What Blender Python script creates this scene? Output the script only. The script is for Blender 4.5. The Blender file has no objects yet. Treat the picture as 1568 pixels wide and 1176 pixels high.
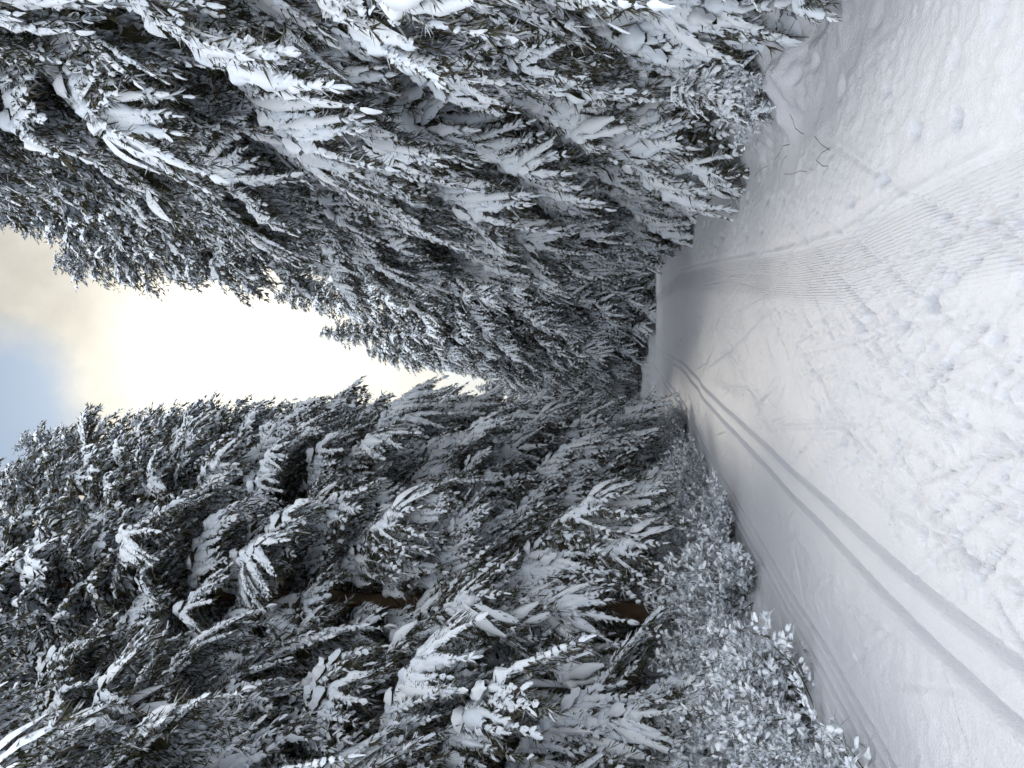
import bpy, math, random
import numpy as np
from mathutils import Matrix, Vector
random.seed(7)
scene=bpy.context.scene
scene.view_settings.view_transform='Standard'
try: scene.view_settings.look='None'
except: pass
scene.view_settings.exposure=0

# ------------------------------------------------------------ materials
def mat(name):
    m=bpy.data.materials.new(name); m.use_nodes=True
    nt=m.node_tree; b=nt.nodes['Principled BSDF']
    b.inputs['Specular IOR Level'].default_value=0.1
    return m,nt,b
def N(nt,t,**k):
    n=nt.nodes.new(t)
    for a,v in k.items(): setattr(n,a,v)
    return n
def snow_mat():
    m,nt,b=mat('tree_snow')
    nt.nodes.remove(b); d=N(nt,'ShaderNodeBsdfDiffuse')
    at=N(nt,'ShaderNodeAttribute',attribute_name='frost')
    mx=N(nt,'ShaderNodeMix',data_type='RGBA'); mx.inputs[6].default_value=(.74,.81,.90,1); mx.inputs[7].default_value=(.86,.90,.95,1)
    nt.links.new(at.outputs['Fac'],mx.inputs[0]); nt.links.new(mx.outputs[2],d.inputs['Color'])
    nt.links.new(d.outputs[0],nt.nodes['Material Output'].inputs[0]); return m
M_snow=snow_mat()
def needle_mat():
    m,nt,b=mat('spruce_needles')
    nt.nodes.remove(b); d=N(nt,'ShaderNodeBsdfDiffuse')
    at=N(nt,'ShaderNodeAttribute',attribute_name='frost')
    r=N(nt,'ShaderNodeValToRGB'); e=r.color_ramp.elements
    e[0].position=0; e[0].color=(.040,.052,.026,1); e[1].position=1; e[1].color=(.74,.78,.84,1)
    q=e.new(.3); q.color=(.080,.070,.043,1); q=e.new(.55); q.color=(.105,.10,.08,1); q=e.new(.8); q.color=(.42,.44,.46,1)
    nt.links.new(at.outputs['Fac'],r.inputs[0]); nt.links.new(r.outputs[0],d.inputs['Color'])
    nt.links.new(d.outputs[0],nt.nodes['Material Output'].inputs[0]); return m
M_need=needle_mat()
def bark_mat():
    m,nt,b=mat('spruce_bark')
    tc=N(nt,'ShaderNodeTexCoord'); mp=N(nt,'ShaderNodeMapping'); mp.inputs['Scale'].default_value=(14,14,4)
    n=N(nt,'ShaderNodeTexNoise'); n.inputs['Scale'].default_value=1; n.inputs['Detail'].default_value=6; n.inputs['Roughness'].default_value=.7
    nt.links.new(tc.outputs['Object'],mp.inputs[0]); nt.links.new(mp.outputs[0],n.inputs['Vector'])
    mx=N(nt,'ShaderNodeMix',data_type='RGBA'); mx.inputs[6].default_value=(.035,.025,.018,1); mx.inputs[7].default_value=(.22,.145,.095,1)
    nt.links.new(n.outputs['Fac'],mx.inputs[0]); nt.links.new(mx.outputs[2],b.inputs['Base Color'])
    bp=N(nt,'ShaderNodeBump'); bp.inputs['Strength'].default_value=1; bp.inputs['Distance'].default_value=.03
    nt.links.new(n.outputs['Fac'],bp.inputs['Height']); nt.links.new(bp.outputs[0],b.inputs['Normal'])
    b.inputs['Roughness'].default_value=.9
    return m
M_bark=bark_mat()

# ------------------------------------------------------------ geometry accumulators
def nrm(a): return a/np.maximum(np.linalg.norm(a,axis=-1,keepdims=True),1e-6)
Z=np.array([0,0,1.])
class Geo:
    def __init__(s): s.v=[];s.f=[];s.m=[];s.a=[];s.n=0
    def add(s,v,f,m,a):
        v=np.asarray(v,np.float32).reshape(-1,3); f=np.asarray(f,np.int64).reshape(-1,3)
        s.v.append(v); s.f.append(f+s.n); s.n+=len(v)
        s.m.append(np.broadcast_to(np.asarray(m,np.int32),(len(f),)).copy())
        s.a.append(np.broadcast_to(np.asarray(a,np.float32),(len(v),)).copy())
    def out(s): return np.concatenate(s.v),np.concatenate(s.f),np.concatenate(s.m),np.concatenate(s.a)
def to_mesh(name,V,F,MI,A,mats,smooth_mats):
    me=bpy.data.meshes.new(name)
    me.vertices.add(len(V)); me.vertices.foreach_set('co',V.astype(np.float32).ravel())
    me.loops.add(len(F)*3); me.loops.foreach_set('vertex_index',F.astype(np.int32).ravel())
    me.polygons.add(len(F)); me.polygons.foreach_set('loop_start',np.arange(0,len(F)*3,3,dtype=np.int32))
    for m in mats: me.materials.append(m)
    me.polygons.foreach_set('material_index',MI.astype(np.int32))
    me.polygons.foreach_set('use_smooth',np.isin(MI,smooth_mats))
    at=me.attributes.new('frost','FLOAT','POINT'); at.data.foreach_set('value',A.astype(np.float32))
    me.update(calc_edges=True); return me
def blades(g,rng,B,D,L,W,fr,K,spread=.35):
    n=len(B)
    for k in range(K):
        d=nrm(D+rng.normal(0,spread if K>1 else .05,(n,3)))
        sd=nrm(np.cross(d,rng.normal(0,1,(n,3))))
        l=(L*rng.uniform(.7,1.1,n))[:,None]; w=(W*rng.uniform(.7,1.2,n))[:,None]
        o=B+D*(L*rng.uniform(0,.45,n))[:,None] if K>1 else B
        m=o+d*l*.35
        V=np.stack([o,m+sd*w,o+d*l,m-sd*w],1)
        i=np.arange(n)[:,None]*4
        F=np.concatenate([i+np.array([[0,1,2]]),i+np.array([[0,2,3]])])
        g.add(V,F,0,np.repeat(np.clip(fr+rng.normal(0,.1,n),0,1),4))
def tubes(g,rng,B,D,L,droop,W,H,Rn,A,prof,belly=True,jit=.004):
    n=len(B); s=np.linspace(0,1,Rn)
    P=B[:,None,:]+D[:,None,:]*(L[:,None]*s)[:,:,None]
    P[:,:,2]-=(droop*L)[:,None]*s**2
    sd=nrm(np.cross(D,Z)+1e-4); up=nrm(np.cross(sd,D)); up*=np.sign(up[:,2:3]+1e-6)
    a=np.linspace(-.25,math.pi+.25,A)
    j=rng.uniform(.55,1.45,(n,Rn))
    p=np.interp(s,np.linspace(0,1,len(prof)),prof)[None]*j
    off=(sd[:,None,None,:]*(np.cos(a)[None,None,:]*(W[:,None]*p)[:,:,None])[...,None]
        +up[:,None,None,:]*(np.sin(a)[None,None,:]*(H[:,None]*p)[:,:,None])[...,None])
    V=P[:,:,None,:]+off
    V[:,:,:,:]+=rng.normal(0,jit,V.shape)
    idx=np.arange(n*Rn*A).reshape(n,Rn,A)
    q=lambda a,b,c,d: np.concatenate([np.stack([a,b,c],-1).reshape(-1,3),np.stack([a,c,d],-1).reshape(-1,3)])
    F=q(idx[:,:-1,:-1],idx[:,:-1,1:],idx[:,1:,1:],idx[:,1:,:-1])
    g.add(V,F,1,np.repeat(rng.uniform(0,1,n),Rn*A))
    if belly:
        Vb=V[:,:,[0,-1],:].copy(); Vb[...,2]-=.004
        ib=np.arange(n*Rn*2).reshape(n,Rn,2)
        g.add(Vb,q(ib[:,:-1,0],ib[:,1:,0],ib[:,1:,1],ib[:,:-1,1]),0,.2)

def bough(rng,L,hi,load):
    """a snow-loaded spruce bough growing along +X"""
    g=Geo(); dr=rng.uniform(.4,.7)
    ph=rng.uniform(0,6)
    P=lambda t: np.array([L*(t-.14*t*t),.08*L*math.sin(3*t+ph),-L*(.02*t+dr*t*t*.75)])
    sp=.10 if hi else .16
    tw=.055 if hi else .10
    SB=[];SD=[];SL=[]; TB=[];TD=[];TL=[];TT=[]; HB=[];HD=[];HL=[]
    t=.12
    while t<=1.0:
        p=P(t); f=nrm(P(min(t+.05,1.05))-P(t-.05))
        lat=nrm(np.cross(Z,f))
        sides=(1,-1) if t<.96 else (0,)
        for sgn in sides:
            l=(L*.44*(1-.62*t)*min(1,.35+t*2.2)+.10)*rng.uniform(.5,1.3)
            an=rng.uniform(.55,1.1)
            d=nrm(f*math.cos(an)+lat*sgn*math.sin(an)+Z*rng.uniform(-.5,.0)) if sgn else f
            SB.append(p);SD.append(d);SL.append(l)
            dro=.5; s=.06
            lt=nrm(np.cross(Z,d))
            while s<l:
                q=p+d*s-Z*dro*l*(s/l)**2
                dd=nrm(d-Z*2*dro*(s/l)*.6)
                for s2 in (1,-1):
                    a=rng.uniform(.4,1.0)
                    TB.append(q); TD.append(nrm(dd*math.cos(a)+lt*s2*math.sin(a)+Z*rng.uniform(-.5,0)))
                    TL.append((.155 if hi else .20)*rng.uniform(.6,1.25)*(1-.35*s/l)); TT.append(t)
                if rng.random()<.75:
                    HB.append(q); HD.append(nrm(dd*.7+lt*rng.normal(0,.5)-Z*rng.uniform(.6,1.6))); HL.append((.20 if hi else .27)*rng.uniform(.6,1.3))
                s+=tw*rng.uniform(.8,1.3)
            q=p+d*l-Z*dro*l
            TB.append(q);TD.append(nrm(d-Z*.6));TL.append(.16);TT.append(t)
        t+=sp/L*rng.uniform(.8,1.25)
    SB=np.array(SB);SD=np.array(SD);SL=np.array(SL)
    TB=np.array(TB);TD=np.array(TD);TL=np.array(TL);TT=np.array(TT)
    HB=np.array(HB);HD=np.array(HD);HL=np.array(HL)
    w=.0080 if hi else .017
    fr=rng.uniform(0,.95,len(TB))
    blades(g,rng,TB,TD,TL,np.full(len(TB),w),fr,4 if hi else 2)
    blades(g,rng,HB,HD,HL,np.full(len(HB),w*(1 if hi else 1.4)),rng.uniform(0,.72,len(HB)),3 if hi else 1)
    cl=.5+.5*np.sin(TB[:,0]*9+ph)*np.cos(TB[:,1]*8+ph*2)
    pr=load*(.3+.7*TT)*(.5+.7*cl)
    k=rng.random(len(TB))<pr*.9
    c=k.sum()
    tubes(g,rng,TB[k]+Z*.010,TD[k],TL[k]*rng.uniform(.5,.95,c),np.full(c,.25),rng.uniform(.010,.030,c)*(1 if hi else 1.3),rng.uniform(.012,.032,c)*(1 if hi else 1.25),4,4,[.7,1.1,1.1,.4],belly=False,jit=.002)
    k=rng.random(len(SB))<load*.95
    c=k.sum()
    tubes(g,rng,SB[k]+Z*.012,SD[k],SL[k]*rng.uniform(.6,1.0,c),np.full(c,.5),rng.uniform(.022,.066,c),rng.uniform(.025,.062,c),8 if hi else 5,5,[.3,.8,1.1,1.25,1.1,.5],belly=False)
    n=max(3,int(L/.16)); ts=np.linspace(.15,1.0,n)
    PP=np.array([P(t) for t in ts]); DD=PP[1:]-PP[:-1]; ll=np.linalg.norm(DD,axis=1)
    k=rng.random(n-1)<load*.85
    if k.sum():
        c=k.sum(); wm=(.6+.7*ts[:-1][k])
        tubes(g,rng,PP[:-1][k]+Z*.015-nrm(DD[k])*.05+rng.normal(0,.025,(c,3)),nrm(DD[k]+rng.normal(0,.04,(c,3))),ll[k]+.10,np.zeros(c),rng.uniform(.035,.085,c)*wm,rng.uniform(.035,.085,c)*wm,6,6,[.5,1,1.1,1,.5],belly=hi,jit=.006)
    tubes(g,rng,np.array([P(0)]),np.array([nrm(P(1)-P(0))]),np.array([L*.8]),np.array([.1]),np.array([.018]),np.array([-.02]),4,3,[1,.8,.6,.3],belly=False)
    g.m[-1][:]=2
    return g.out()
LC=[.45,.8,1.3,1.9,2.4]
LOADS=[1.25,1.05,.85,.45]
def bset(hi,load,seed): 
    rng=np.random.default_rng(seed); return [[bough(rng,l,hi,load*q) for q in LOADS] for l in LC]
B_hi=bset(True,.95,1); B_lo=bset(False,.82,2)

def trunk(g,H,r,rng,mi=2,lean=0):
    n=12; hs=np.concatenate([[-.6,0,.15,.5],np.linspace(1.2,H*.985,22)])
    a=np.linspace(0,2*math.pi,n,endpoint=False)
    rr=r*(1-hs.clip(0)/H)**.85+.008; rr[:3]*=[1.7,1.45,1.2]
    V=np.stack([np.stack([rr[i]*np.cos(a)*(1+.06*np.sin(3*a)),rr[i]*np.sin(a),np.full(n,hs[i])],1) for i in range(len(hs))])
    idx=np.arange(len(hs)*n).reshape(len(hs),n); nx=np.roll(idx,-1,1)
    F=np.concatenate([np.stack([idx[:-1],nx[:-1],nx[1:]],-1).reshape(-1,3),np.stack([idx[:-1],nx[1:],idx[1:]],-1).reshape(-1,3)])
    g.add(V,F,mi,0)
def spruce(name,seed,H,Rmax,zlow,hi,dens=1.,sparse=0,ztop=.55):
    rng=np.random.default_rng(seed); g=Geo(); trunk(g,H,.0088*H+.01,rng)
    z=zlow; az=rng.uniform(0,6)
    sets=B_hi if hi else B_lo
    while z<H-.15:
        u=z/H
        prof=min(1,(1-u)*2.0)**.8*(.78+.22*min(1,z/2.5))
        nb=max(3,int(round((5.8 if u<.75 else 5)*dens)))
        if u<sparse: nb=max(2,int(nb*.6))
        for k in range(nb):
            az+=2*math.pi/nb+rng.normal(0,.3)
            l=max(.22,Rmax*prof*rng.uniform(.6,1.25)+.08)
            ci=int(np.argmin([abs(c-l) for c in LC]))
            src=sets[ci] if (hi and z<H*ztop) or not hi else B_lo[ci]
            V,F,MI,A=src[rng.integers(4)]
            sc=l/LC[ci]
            tilt=np.interp(u,[0,.3,.75,1],[.22,.14,-.2,-.85])+rng.normal(0,.15)
            c,s=math.cos(tilt),math.sin(tilt); roll=rng.normal(0,.18)
            cr,sr=math.cos(roll),math.sin(roll); ca,sa=math.cos(az),math.sin(az)
            RX=np.array([[1,0,0],[0,cr,-sr],[0,sr,cr]]); RY=np.array([[c,0,s],[0,1,0],[-s,0,c]]); RZ=np.array([[ca,-sa,0],[sa,ca,0],[0,0,1]])
            Mx=RZ@RY@RX*sc
            if rng.random()<.5: Mx=Mx@np.diag([1,-1,1])
            V2=V@Mx.T+np.array([0,0,z+rng.normal(0,.1)])
            g.add(V2,F,MI,A)
        z+=np.interp(u,[0,.7,1],[.50,.42,.16])*rng.uniform(.8,1.2)
    n=90; zz=rng.uniform(.8,H*.5,n); aa=rng.uniform(0,6.28,n)
    D=np.stack([np.cos(aa),np.sin(aa),rng.uniform(-.5,.15,n)],1); L=rng.uniform(.5,1.5,n)
    Bp=np.stack([0*zz,0*zz,zz],1)
    nb=len(g.m); blades(g,rng,Bp,nrm(D),L,np.full(n,.010),np.zeros(n),1); blades(g,rng,Bp+nrm(D)*L[:,None]*.5,nrm(D+rng.normal(0,.5,D.shape)),L*.5,np.full(n,.006),np.zeros(n),4)
    for q in range(nb,len(g.m)): g.m[q][:]=2
    V,F,MI,A=g.out()
    return to_mesh(name,V,F,MI,A,[M_need,M_snow,M_bark],[1,2])
protoH=18.
hi_p=[spruce('spruce_full_a',11,18,2.3,.45,True),spruce('spruce_full_b',12,18,2.1,.4,True,1.05)]
hi_open=spruce('spruce_open',13,18,2.0,2.7,True,1.0,0)
lo_p=[spruce('spruce_far_a',21,18,2.1,.4,False),spruce('spruce_far_b',22,18,1.9,.4,False),spruce('spruce_far_c',23,18,2.2,.4,False,1.1),spruce('spruce_far_open',24,18,1.8,2.2,False,.9,.2)]

# ------------------------------------------------------------ terrain
def vnoise(x,y,seed):
    xi=np.floor(x).astype(np.int64); yi=np.floor(y).astype(np.int64); fx=x-xi; fy=y-yi
    fx=fx*fx*(3-2*fx); fy=fy*fy*(3-2*fy)
    def h(a,b):
        n=(a*374761393+b*668265263+seed*1442695041)&0xffffffff
        n=((n^(n>>13))*1274126177)&0xffffffff
        return ((n^(n>>16))&0xffff)/65535.
    return (h(xi,yi)*(1-fx)+h(xi+1,yi)*fx)*(1-fy)+(h(xi,yi+1)*(1-fx)+h(xi+1,yi+1)*fx)*fy-.5
def fbm(x,y,seed,o=4,p=.5):
    r=0;a=1;c,s=math.cos(.6),math.sin(.6)
    for k in range(o):
        r=r+a*vnoise(x*2**k,y*2**k,seed+k); a*=p; x,y=c*x-s*y,s*x+c*y
    return r
def xl(y): return np.interp(y,[-20,4,7,11,14,20,25,45,48,52,60],[-3.2,-3.1,-3.0,-2.75,-2.2,-1.75,-1.3,-.3,3,9,30])
def xr(y): return np.interp(y,[-20,5,6,9,12,15,20,25,34,42,46,50],[2.5,2.3,2.25,2.3,2.8,3.4,4.1,4.85,5.6,6.4,12,30])
def sst(a,b,x): t=np.clip((x-a)/(b-a),0,1); return t*t*(3-2*t)
c2=lambda y: np.interp(y,np.arange(0,62,2.0),np.convolve(np.interp(np.arange(-6,68,2.0),[-6,3,6,9.7,14,20,25,36,45,70],[-1.42,-1.38,-1.27,-.95,-.5,.15,.6,1.3,2,4]),np.ones(7)/7,'valid')[:31])
def bank(x,y):
    e=np.maximum(xl(y)-x,x-xr(y))+fbm(x*1.1,y*1.1,5)*.5
    z=.34*sst(-.1,1.3,e)+.25*sst(1,5,e)
    z=z+sst(0,.8,e)*(fbm(x*.9,y*.9,31,3)*.40+fbm(x*3,y*3,37,3)*.12)
    return z,e
def base_h(x,y): 
    x=np.asarray(x,float); y=np.asarray(y,float); return bank(x,y)[0]+fbm(x*.25,y*.25,3,2)*.12
xs=np.concatenate([-(5+np.geomspace(.03,400,60))[::-1],np.arange(-5,5.2,.018),5.2+np.geomspace(.03,400,60)])
ys=[-60,-40,-25,-15,-10,-6,-3,-1,0,1,1.6,2,2.3]
while ys[-1]<450: ys.append(ys[-1]+max(.016,.005*ys[-1]))
ys=np.array(ys)
X,Y=np.meshgrid(xs,ys)
Zb,E=bank(X,Y); Hh=Zb+fbm(X*.25,Y*.25,3,2)*.12
inr=sst(.15,-.25,E)
ridge=np.interp(Y,[0,3,4.3,6.2,8,14,25,45],[.95,.98,1.06,1.15,1.35,2.15,3.6,5.2])
sh=sst(0,.15,X-ridge)*inr
Hh+=.055*np.exp(-((X-ridge)/.045)**2)*inr*(.7+.6*fbm(X*3,Y*3,61,2)) + sh*.03
C2=c2(Y)
C1=C2-1.25
rough=inr*(1-.8*np.maximum(np.exp(-((X-C2)/.3)**6),np.exp(-((X-C1)/.3)**6)))
cord=sst(-.62,-.45,X-ridge)*(1-sst(-.06,0,X-ridge))*inr
rough2=rough*(1-.75*cord)
Hh+=rough2*(fbm(X*2.2,Y*2.2,41,3)*.020+np.maximum(fbm(X*8,Y*4,43,3),0)*.018+fbm(X*22,Y*18,47,2)*.010)
Hh+=sh*(fbm(X*5,Y*5,53,2)*.012+fbm(X*18,Y*18,57,2)*.015)+sst(0,.5,E)*(fbm(X*12,Y*12,59,3)*.03+fbm(X*4,Y*4,63,2)*.03)
def stamp(cx,cy,ang,L,W,dp,rim):
    r=L*.6+W*3
    i0,i1=np.searchsorted(ys,[cy-r,cy+r]); j0,j1=np.searchsorted(xs,[cx-r,cx+r])
    if i1<=i0 or j1<=j0: return
    x=X[i0:i1,j0:j1]-cx; y=Y[i0:i1,j0:j1]-cy
    s,c=math.sin(ang),math.cos(ang); a=x*s+y*c; b=x*c-y*s
    m=np.exp(-(a/(L*.5))**4)
    Hh[i0:i1,j0:j1]+=m*(-dp*np.exp(-(b/W)**2)+rim*np.exp(-((b-W*1.7)/(W*.7))**2))
rg=np.random.default_rng(99)
for k in range(650):
    y=3+40*rg.random()**1.7; cx=c2(y)
    x=rg.uniform(cx+.3,np.interp(y,[0,8,25],[.6,.9,3.2])+rg.uniform(-.2,.1)) if rg.random()<.85 else rg.uniform(cx-1.0,cx-.3)
    ang=rg.choice([-1,1])*rg.uniform(.1,.75)+.05
    stamp(x,y,ang,rg.uniform(.35,1.5),rg.uniform(.012,.026),rg.uniform(.007,.020),rg.uniform(.004,.015))
for k in range(90):
    y=3.5+26*rg.random()**1.4; cx=c2(y)
    x=rg.uniform(cx+.3,np.interp(y,[0,8,25],[.9,1.2,3.3]))
    stamp(x,y,rg.choice([-1,1])*rg.uniform(.0,.4)+.06,rg.uniform(1.5,4.5),rg.uniform(.013,.022),rg.uniform(.014,.028),rg.uniform(.009,.018))
for k in range(520):
    y=3+22*rg.random()**1.5; cx=c2(y)
    x=rg.uniform(cx+.25,np.interp(y,[0,8,25],[1.0,1.3,3.4])); stamp(x,y,rg.uniform(0,3),rg.uniform(.05,.14),rg.uniform(.02,.045),rg.uniform(.007,.024),.006)
for k in range(60):
    y=3+14*rg.random()**1.2; x=np.interp(y,[0,8,25],[1.0,1.3,3.6])+rg.uniform(.1,1.5); L=rg.uniform(.10,.28); stamp(x,y,rg.uniform(-.6,.6),L,rg.uniform(.04,.06),rg.uniform(.03,.07),.01)
for x,y in [(.55,4.1),(.42,4.35),(.72,3.75),(.2,3.6)]: stamp(x,y,.1,.16,.045,.045,.008)
wob=.012*fbm(Y*.8,Y*0,77,2)
for off in (-.125,.125):
    for C,dp in ((C2,.070),(C1,.060)):
        Hh+=inr*(-dp*np.exp(-((X-C-off-wob)/.034)**4)+.014*np.exp(-((X-C-off-wob-.06)/.02)**2)+.014*np.exp(-((X-C-off-wob+.06)/.02)**2))
ny,nx_=X.shape
V=np.stack([X,Y,Hh],-1).reshape(-1,3)
idx=np.arange(ny*nx_).reshape(ny,nx_)
Q=np.stack([idx[:-1,:-1],idx[:-1,1:],idx[1:,1:],idx[1:,:-1]],-1).reshape(-1,4)
me=bpy.data.meshes.new('snow_ground')
me.vertices.add(len(V)); me.vertices.foreach_set('co',V.astype(np.float32).ravel())
me.loops.add(len(Q)*4); me.loops.foreach_set('vertex_index',Q.astype(np.int32).ravel())
me.polygons.add(len(Q)); me.polygons.foreach_set('loop_start',np.arange(0,len(Q)*4,4,dtype=np.int32))
me.polygons.foreach_set('use_smooth',np.ones(len(Q),bool))
a=me.attributes.new('lat','FLOAT','POINT'); a.data.foreach_set('value',(X-ridge).astype(np.float32).ravel())
a=me.attributes.new('cord','FLOAT','POINT'); a.data.foreach_set('value',(np.clip(cord*.8*(1+.6*fbm(X*1.5,Y*.7,81,3))+.06*inr*(1-sh),0,1)).astype(np.float32).ravel())
me.update(calc_edges=True)
ground=bpy.data.objects.new('snow_ground',me); scene.collection.objects.link(ground)
m,nt,b=mat('trail_snow'); me.materials.append(m)
tc=N(nt,'ShaderNodeTexCoord')
n1=N(nt,'ShaderNodeTexNoise'); n1.inputs['Scale'].default_value=45; n1.inputs['Detail'].default_value=5; n1.inputs['Roughness'].default_value=.65
n2=N(nt,'ShaderNodeTexNoise'); n2.inputs['Scale'].default_value=.9; n2.inputs['Detail'].default_value=4
for n in (n1,n2): nt.links.new(tc.outputs['Object'],n.inputs['Vector'])
la=N(nt,'ShaderNodeAttribute',attribute_name='lat'); co=N(nt,'ShaderNodeAttribute',attribute_name='cord')
mu=N(nt,'ShaderNodeMath',operation='MULTIPLY'); mu.inputs[1].default_value=2*math.pi/.024; nt.links.new(la.outputs['Fac'],mu.inputs[0])
si=N(nt,'ShaderNodeMath',operation='SINE'); nt.links.new(mu.outputs[0],si.inputs[0])
m3=N(nt,'ShaderNodeMath',operation='MULTIPLY'); nt.links.new(si.outputs[0],m3.inputs[0]); nt.links.new(co.outputs['Fac'],m3.inputs[1])
m4=N(nt,'ShaderNodeMath',operation='MULTIPLY'); m4.inputs[1].default_value=.3; nt.links.new(m3.outputs[0],m4.inputs[0])
ad=N(nt,'ShaderNodeMath',operation='ADD'); nt.links.new(m4.outputs[0],ad.inputs[0]); nt.links.new(n1.outputs['Fac'],ad.inputs[1])
bp=N(nt,'ShaderNodeBump'); bp.inputs['Strength'].default_value=.9; bp.inputs['Distance'].default_value=.018
nt.links.new(ad.outputs[0],bp.inputs['Height']); nt.links.new(bp.outputs[0],b.inputs['Normal'])
mx=N(nt,'ShaderNodeMix',data_type='RGBA'); mx.inputs[6].default_value=(.66,.69,.76,1); mx.inputs[7].default_value=(.76,.77,.82,1)
nt.links.new(n2.outputs['Fac'],mx.inputs[0]); nt.links.new(mx.outputs[2],b.inputs['Base Color']); b.inputs['Roughness'].default_value=.6

# ------------------------------------------------------------ trees
def place(me,name,x,y,h,rot=None,tx=0,ty=0,parent=None,wid=1.,base=protoH):
    o=bpy.data.objects.new(name,me); scene.collection.objects.link(o)
    s=h/base; rot=random.uniform(0,6.28) if rot is None else rot
    z=float(base_h(x,y))-.05
    o.matrix_world=Matrix.Translation((x,y,z))@Matrix.Rotation(ty,4,'Y')@Matrix.Rotation(tx,4,'X')@Matrix.Rotation(rot,4,'Z')@Matrix.Diagonal((s*wid,s*wid,s,1))
    if parent: o.parent=parent
    return o
front=[
 (4.5,4.9,16,hi_p[0],-.01),(4.55,7.7,17.5,hi_p[1],-.02),(5.0,11.2,18.5,hi_p[0],-.03),(5.6,15,18,hi_p[1],-.04),(6.0,19,19,hi_p[0],-.07),
 (6.2,24,21.5,hi_p[1],-.09),(7.0,29,20,lo_p[0],-.05),(7.7,34,21,lo_p[2],-.04),(8.0,39,22,lo_p[1],-.03),
 (5.9,49,25.5,lo_p[0],0),(3.5,50.5,22,lo_p[1],0),(2.3,53,19.5,lo_p[2],0),(7.9,51,24,lo_p[1],0),(1.5,60,16,lo_p[0],0),
 (-5.2,6.2,16,hi_p[1],.01),(-5.4,9.6,17,hi_p[0],.01),(-3.7,12.6,18,hi_open,.0),(-5.0,15.8,18,hi_p[0],.02),(-3.7,18.6,20,hi_p[1],.05),
 (-3.7,22.4,21,hi_p[0],.08),(-3.1,26.5,20.5,lo_p[3],.08),(-3.1,31.5,19.5,lo_p[1],.05),(-2.9,36.5,18.5,lo_p[2],.05),(-2.7,42,18,lo_p[3],.03),(-2.9,48,16.5,lo_p[0],.02),(-2.3,57,14.5,lo_p[1],.0),
]
for x,y,h,mm,ty in front: place(mm,'spruce_tree',x,y,h,ty=ty,tx=random.uniform(-.02,.02),wid=1.06)
forest=bpy.data.objects.new('spruce_forest',None); scene.collection.objects.link(forest)
fx=[(f[0],f[1]) for f in front]
y=3.5
while y<76:
    x=-20
    while x<22:
        px=x+random.uniform(-1.2,1.2); py=y+random.uniform(-1.2,1.2); x+=4.0
        if abs(px)>.5*py+5: continue
        if py<46 and xl(py)-2.6<px<xr(py)+3.0: continue
        if 46<=py<54 and px>-1.5: continue
        if abs(px)>12 and random.random()<.5: continue
        if min((px-a)**2+(py-b)**2 for a,b in fx)<4.5: continue
        h=random.uniform(15.5,20); u=px/py
        if py>45: h=min(h,(.20 if -.07<u<.04 else .33 if u<.06 and u>0 else .5)*py*.95+1.6)
        place(random.choice(lo_p),'forest_spruce',px,py,h,parent=forest,tx=random.uniform(-.03,.03),ty=random.uniform(-.03,.03))
    y+=4.0
# ------------------------------------------------------------ small snow-bent saplings
def sapling(name,seed):
    rng=np.random.default_rng(seed); g=Geo(); H=2.0
    trunk(g,H,.03,rng); z=.12; az=0
    while z<H-.05:
        u=z/H
        for k in range(5):
            az+=2*math.pi/5+rng.normal(0,.3); l=.78*(1-u)**.8*rng.uniform(.7,1.15)+.1
            ci=int(np.argmin([abs(c-l) for c in LC])); V,F,MI,A=B_hi[ci][rng.integers(3)]
            t=.2+rng.normal(0,.15)-.5*u; c,s=math.cos(t),math.sin(t); ca,sa=math.cos(az),math.sin(az)
            RY=np.array([[c,0,s],[0,1,0],[-s,0,c]]); RZ=np.array([[ca,-sa,0],[sa,ca,0],[0,0,1]])
            g.add(V@(RZ@RY*(l/LC[ci])).T+np.array([0,0,z]),F,MI,A)
        z+=.16
    V,F,MI,A=g.out(); return to_mesh(name,V,F,MI,A,[M_need,M_snow,M_bark],[1,2])
sap=[sapling('sapling_a',5),sapling('sapling_b',6)]
for i,(x,y,h) in enumerate([(-3.9,9.4,1.3),(-3.3,11.6,1.2),(-3.2,15.2,1.6),(-2.7,18,1.5),(-4.3,7.6,1.5),(-2.5,23,1.9),(3.05,4.7,1.0),(3.15,5.7,1.1),(3.05,8.1,1.0),(3.7,12.2,1.3),(4.6,16.5,1.5)]):
    place(sap[i%2],'spruce_sapling',x,y,h,base=2.0,ty=random.uniform(-.15,.15),wid=1.2)
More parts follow.
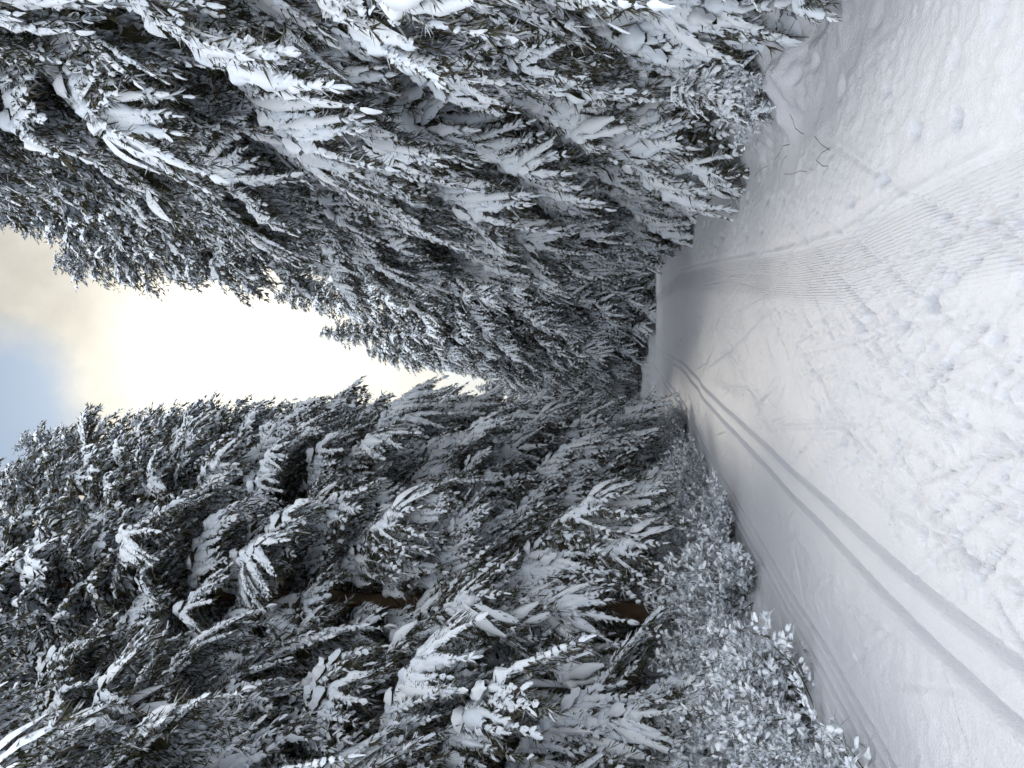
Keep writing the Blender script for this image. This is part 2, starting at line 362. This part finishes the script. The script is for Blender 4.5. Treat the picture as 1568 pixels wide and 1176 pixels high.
# ------------------------------------------------------------ frosted shrubs
def shrub(name,seed):
    rng=np.random.default_rng(seed); g=Geo()
    n=46; az=rng.uniform(0,6.28,n); el=rng.uniform(.35,1.5,n)
    D=np.stack([np.cos(az)*np.cos(el),np.sin(az)*np.cos(el),np.sin(el)],1); L=rng.uniform(.35,.75,n)
    B=np.stack([rng.normal(0,.14,n),rng.normal(0,.14,n),np.zeros(n)],1)
    blades(g,rng,B,D,L,np.full(n,.006),rng.uniform(0,.3,n),1)
    TB=[];TD=[]
    for i in range(n):
        for s in np.arange(.3,1.02,.07):
            for k in range(2):
                TB.append(B[i]+D[i]*L[i]*s+rng.normal(0,.015,3)); TD.append(nrm(D[i]+rng.normal(0,.75,3)))
    TB=np.array(TB);TD=np.array(TD); TL=rng.uniform(.04,.12,len(TB))
    blades(g,rng,TB,TD,TL,np.full(len(TB),.0036),rng.uniform(.5,1.2,len(TB)),5,.6)
    k=rng.random(len(TB))<.8; c=k.sum()
    tubes(g,rng,TB[k]+TD[k]*.02,nrm(TD[k]*[1,1,.7]),rng.uniform(.025,.075,c),np.full(c,.1),rng.uniform(.008,.022,c),rng.uniform(.010,.026,c),4,5,[.5,1,1,.5],belly=False,jit=.001)
    V,F,MI,A=g.out(); return to_mesh(name,V,F,MI,A,[M_need,M_snow,M_bark],[1])
sh_p=[shrub('shrub_%s'%c,70+i) for i,c in enumerate('abc')]
for k in range(125):
    y=4.5+22*random.random()**1.4; x=float(xl(y))+.1-random.random()**1.2*2.3
    place(random.choice(sh_p),'frosted_shrub',x,y,random.uniform(.7,1.45),base=1.)
for k in range(22):
    y=5+24*random.random()**1.3; x=float(xr(y))+.35+random.random()*1.4
    place(random.choice(sh_p),'frosted_shrub',x,y,random.uniform(.4,.8),base=1.)
def stalk(seed):
    rng=np.random.default_rng(seed); g=Geo()
    for i in range(2):
        p=np.array([rng.normal(0,.1),rng.normal(0,.1),-.05]); d=nrm(np.array([rng.normal(0,.4),rng.normal(0,.4),1]))
        for j in range(5):
            e=p+d*.1; a=np.linspace(0,2*math.pi,4,endpoint=False); ring=np.stack([np.cos(a),np.sin(a),0*a],1)*.0045
            V=np.concatenate([p+ring,e+ring*.85]); F=[]
            for q in range(4): F+=[[q,(q+1)%4,4+(q+1)%4],[q,4+(q+1)%4,4+q]]
            g.add(V,F,2,0); p=e; d=nrm(d+rng.normal(0,.35,3)-Z*.12)
    V,F,MI,A=g.out(); return to_mesh('stalk',V,F,MI,A,[M_need,M_snow,M_bark],[])
for i,(x,y) in enumerate([(1.75,6.6),(2.3,7.6),(2.35,8.1),(2.6,9.4),(1.95,7.3)]): place(stalk(i),'dead_plant_stalk',x,y,random.uniform(.7,1.1),base=1.)

# ------------------------------------------------------------ sky + sun
el,azs=math.radians(29.4),math.radians(3.0)
S=Vector((math.sin(azs)*math.cos(el),math.cos(azs)*math.cos(el),math.sin(el)))
w=bpy.data.worlds.new('World'); scene.world=w; w.use_nodes=True; nt=w.node_tree
bg=nt.nodes['Background']; bg.inputs[1].default_value=.1
sky=N(nt,'ShaderNodeTexSky'); sky.sky_type='NISHITA'; sky.sun_disc=False; sky.sun_elevation=el; sky.sun_rotation=azs; sky.dust_density=.3; sky.ozone_density=1.2
tc=N(nt,'ShaderNodeTexCoord')
dt=N(nt,'ShaderNodeVectorMath',operation='DOT_PRODUCT'); dt.inputs[1].default_value=S; nt.links.new(tc.outputs['Generated'],dt.inputs[0])
def P(src,e,k):
    a=N(nt,'ShaderNodeMath',operation='MAXIMUM'); a.inputs[1].default_value=0; nt.links.new(src,a.inputs[0])
    b=N(nt,'ShaderNodeMath',operation='POWER'); b.inputs[1].default_value=e; nt.links.new(a.outputs[0],b.inputs[0])
    c=N(nt,'ShaderNodeMath',operation='MULTIPLY'); c.inputs[1].default_value=k; nt.links.new(b.outputs[0],c.inputs[0]); return c.outputs[0]
def vscale(col,src):
    c=N(nt,'ShaderNodeVectorMath',operation='SCALE'); c.inputs[0].default_value=col; nt.links.new(src,c.inputs['Scale']); return c.outputs[0]
def vadd(a,b):
    c=N(nt,'ShaderNodeVectorMath',operation='ADD'); nt.links.new(a,c.inputs[0]); nt.links.new(b,c.inputs[1]); return c.outputs[0]
g1=P(dt.outputs['Value'],220,8.); g2=P(dt.outputs['Value'],28,4.)
no=N(nt,'ShaderNodeTexNoise'); no.inputs['Scale'].default_value=5.5; no.inputs['Detail'].default_value=7; no.inputs['Roughness'].default_value=.55
nt.links.new(tc.outputs['Generated'],no.inputs['Vector'])
mr=N(nt,'ShaderNodeMapRange'); mr.inputs['From Min'].default_value=.38; mr.inputs['From Max'].default_value=.62; mr.inputs['To Min'].default_value=4.2; mr.inputs['To Max'].default_value=7.
nt.links.new(no.outputs['Fac'],mr.inputs['Value'])
bk_fill=N(nt,'ShaderNodeMapRange'); bk_fill.inputs['From Min'].default_value=.80; bk_fill.inputs['From Max'].default_value=.1; bk_fill.inputs['To Min'].default_value=0; bk_fill.inputs['To Max'].default_value=14.  # added fill: unseen sky behind the camera brightened to light the tree fronts
nt.links.new(dt.outputs['Value'],bk_fill.inputs['Value'])
sx=N(nt,'ShaderNodeSeparateXYZ'); nt.links.new(tc.outputs['Generated'],sx.inputs[0])
lw=N(nt,'ShaderNodeMapRange'); lw.inputs['From Min'].default_value=.5; lw.inputs['From Max'].default_value=.3; lw.inputs['To Min'].default_value=0; lw.inputs['To Max'].default_value=4.
nt.links.new(sx.outputs[2],lw.inputs['Value'])
cloud=vadd(vadd(vscale((1,.965,.90),mr.outputs[0]),vscale((1,.94,.72),g2)),vadd(vscale((1,.97,.85),g1),vadd(vscale((.91,.97,1.05),bk_fill.outputs[0]),vscale((1,.99,.93),lw.outputs[0]))))
H1=Vector((-.035,math.cos(math.radians(42.8)),math.sin(math.radians(42.8)))).normalized()
dh=N(nt,'ShaderNodeVectorMath',operation='DOT_PRODUCT'); dh.inputs[1].default_value=H1; nt.links.new(tc.outputs['Generated'],dh.inputs[0])
hm=N(nt,'ShaderNodeMapRange'); hm.inputs['From Min'].default_value=.9925; hm.inputs['From Max'].default_value=.9995; hm.inputs['To Max'].default_value=-.5; nt.links.new(dh.outputs['Value'],hm.inputs['Value'])
cs=N(nt,'ShaderNodeMath',operation='ADD'); nt.links.new(no.outputs['Fac'],cs.inputs[0]); nt.links.new(hm.outputs[0],cs.inputs[1])
cm=N(nt,'ShaderNodeMapRange'); cm.inputs['From Min'].default_value=.08; cm.inputs['From Max'].default_value=.42; cm.inputs['To Min'].default_value=.12; nt.links.new(cs.outputs[0],cm.inputs['Value'])
sk2=N(nt,'ShaderNodeVectorMath',operation='MULTIPLY'); sk2.inputs[1].default_value=(1.25,1.35,1.3); nt.links.new(sky.outputs[0],sk2.inputs[0])
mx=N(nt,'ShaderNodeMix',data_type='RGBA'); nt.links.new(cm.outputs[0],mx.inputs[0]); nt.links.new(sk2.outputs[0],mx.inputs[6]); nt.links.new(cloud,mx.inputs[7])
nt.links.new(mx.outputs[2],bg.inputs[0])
sl=bpy.data.lights.new('sun','SUN'); sl.energy=2.2; sl.angle=math.radians(5); sl.color=(1,.92,.80)
so=bpy.data.objects.new('sun',sl); scene.collection.objects.link(so); so.rotation_euler=S.to_track_quat('Z','Y').to_euler(); so.location=(0,0,30)

# ------------------------------------------------------------ camera (phone held sideways: world up points to picture left)
p=math.radians(8.7)
f=Vector((0,math.cos(p),math.sin(p))); u=Vector((0,-math.sin(p),math.cos(p))); r=Vector((1,0,0))
cd=bpy.data.cameras.new('camera'); cam=bpy.data.objects.new('camera',cd); scene.collection.objects.link(cam)
cd.sensor_fit='HORIZONTAL'; cd.sensor_width=36; cd.lens=27; cd.clip_end=3000; cd.clip_start=.05
Mx=Matrix.Identity(4)
for i in range(3): Mx[i][0]=-u[i]; Mx[i][1]=r[i]; Mx[i][2]=-f[i]
Mx[0][3]=0;Mx[1][3]=0;Mx[2][3]=1.62
cam.matrix_world=Mx; scene.camera=cam
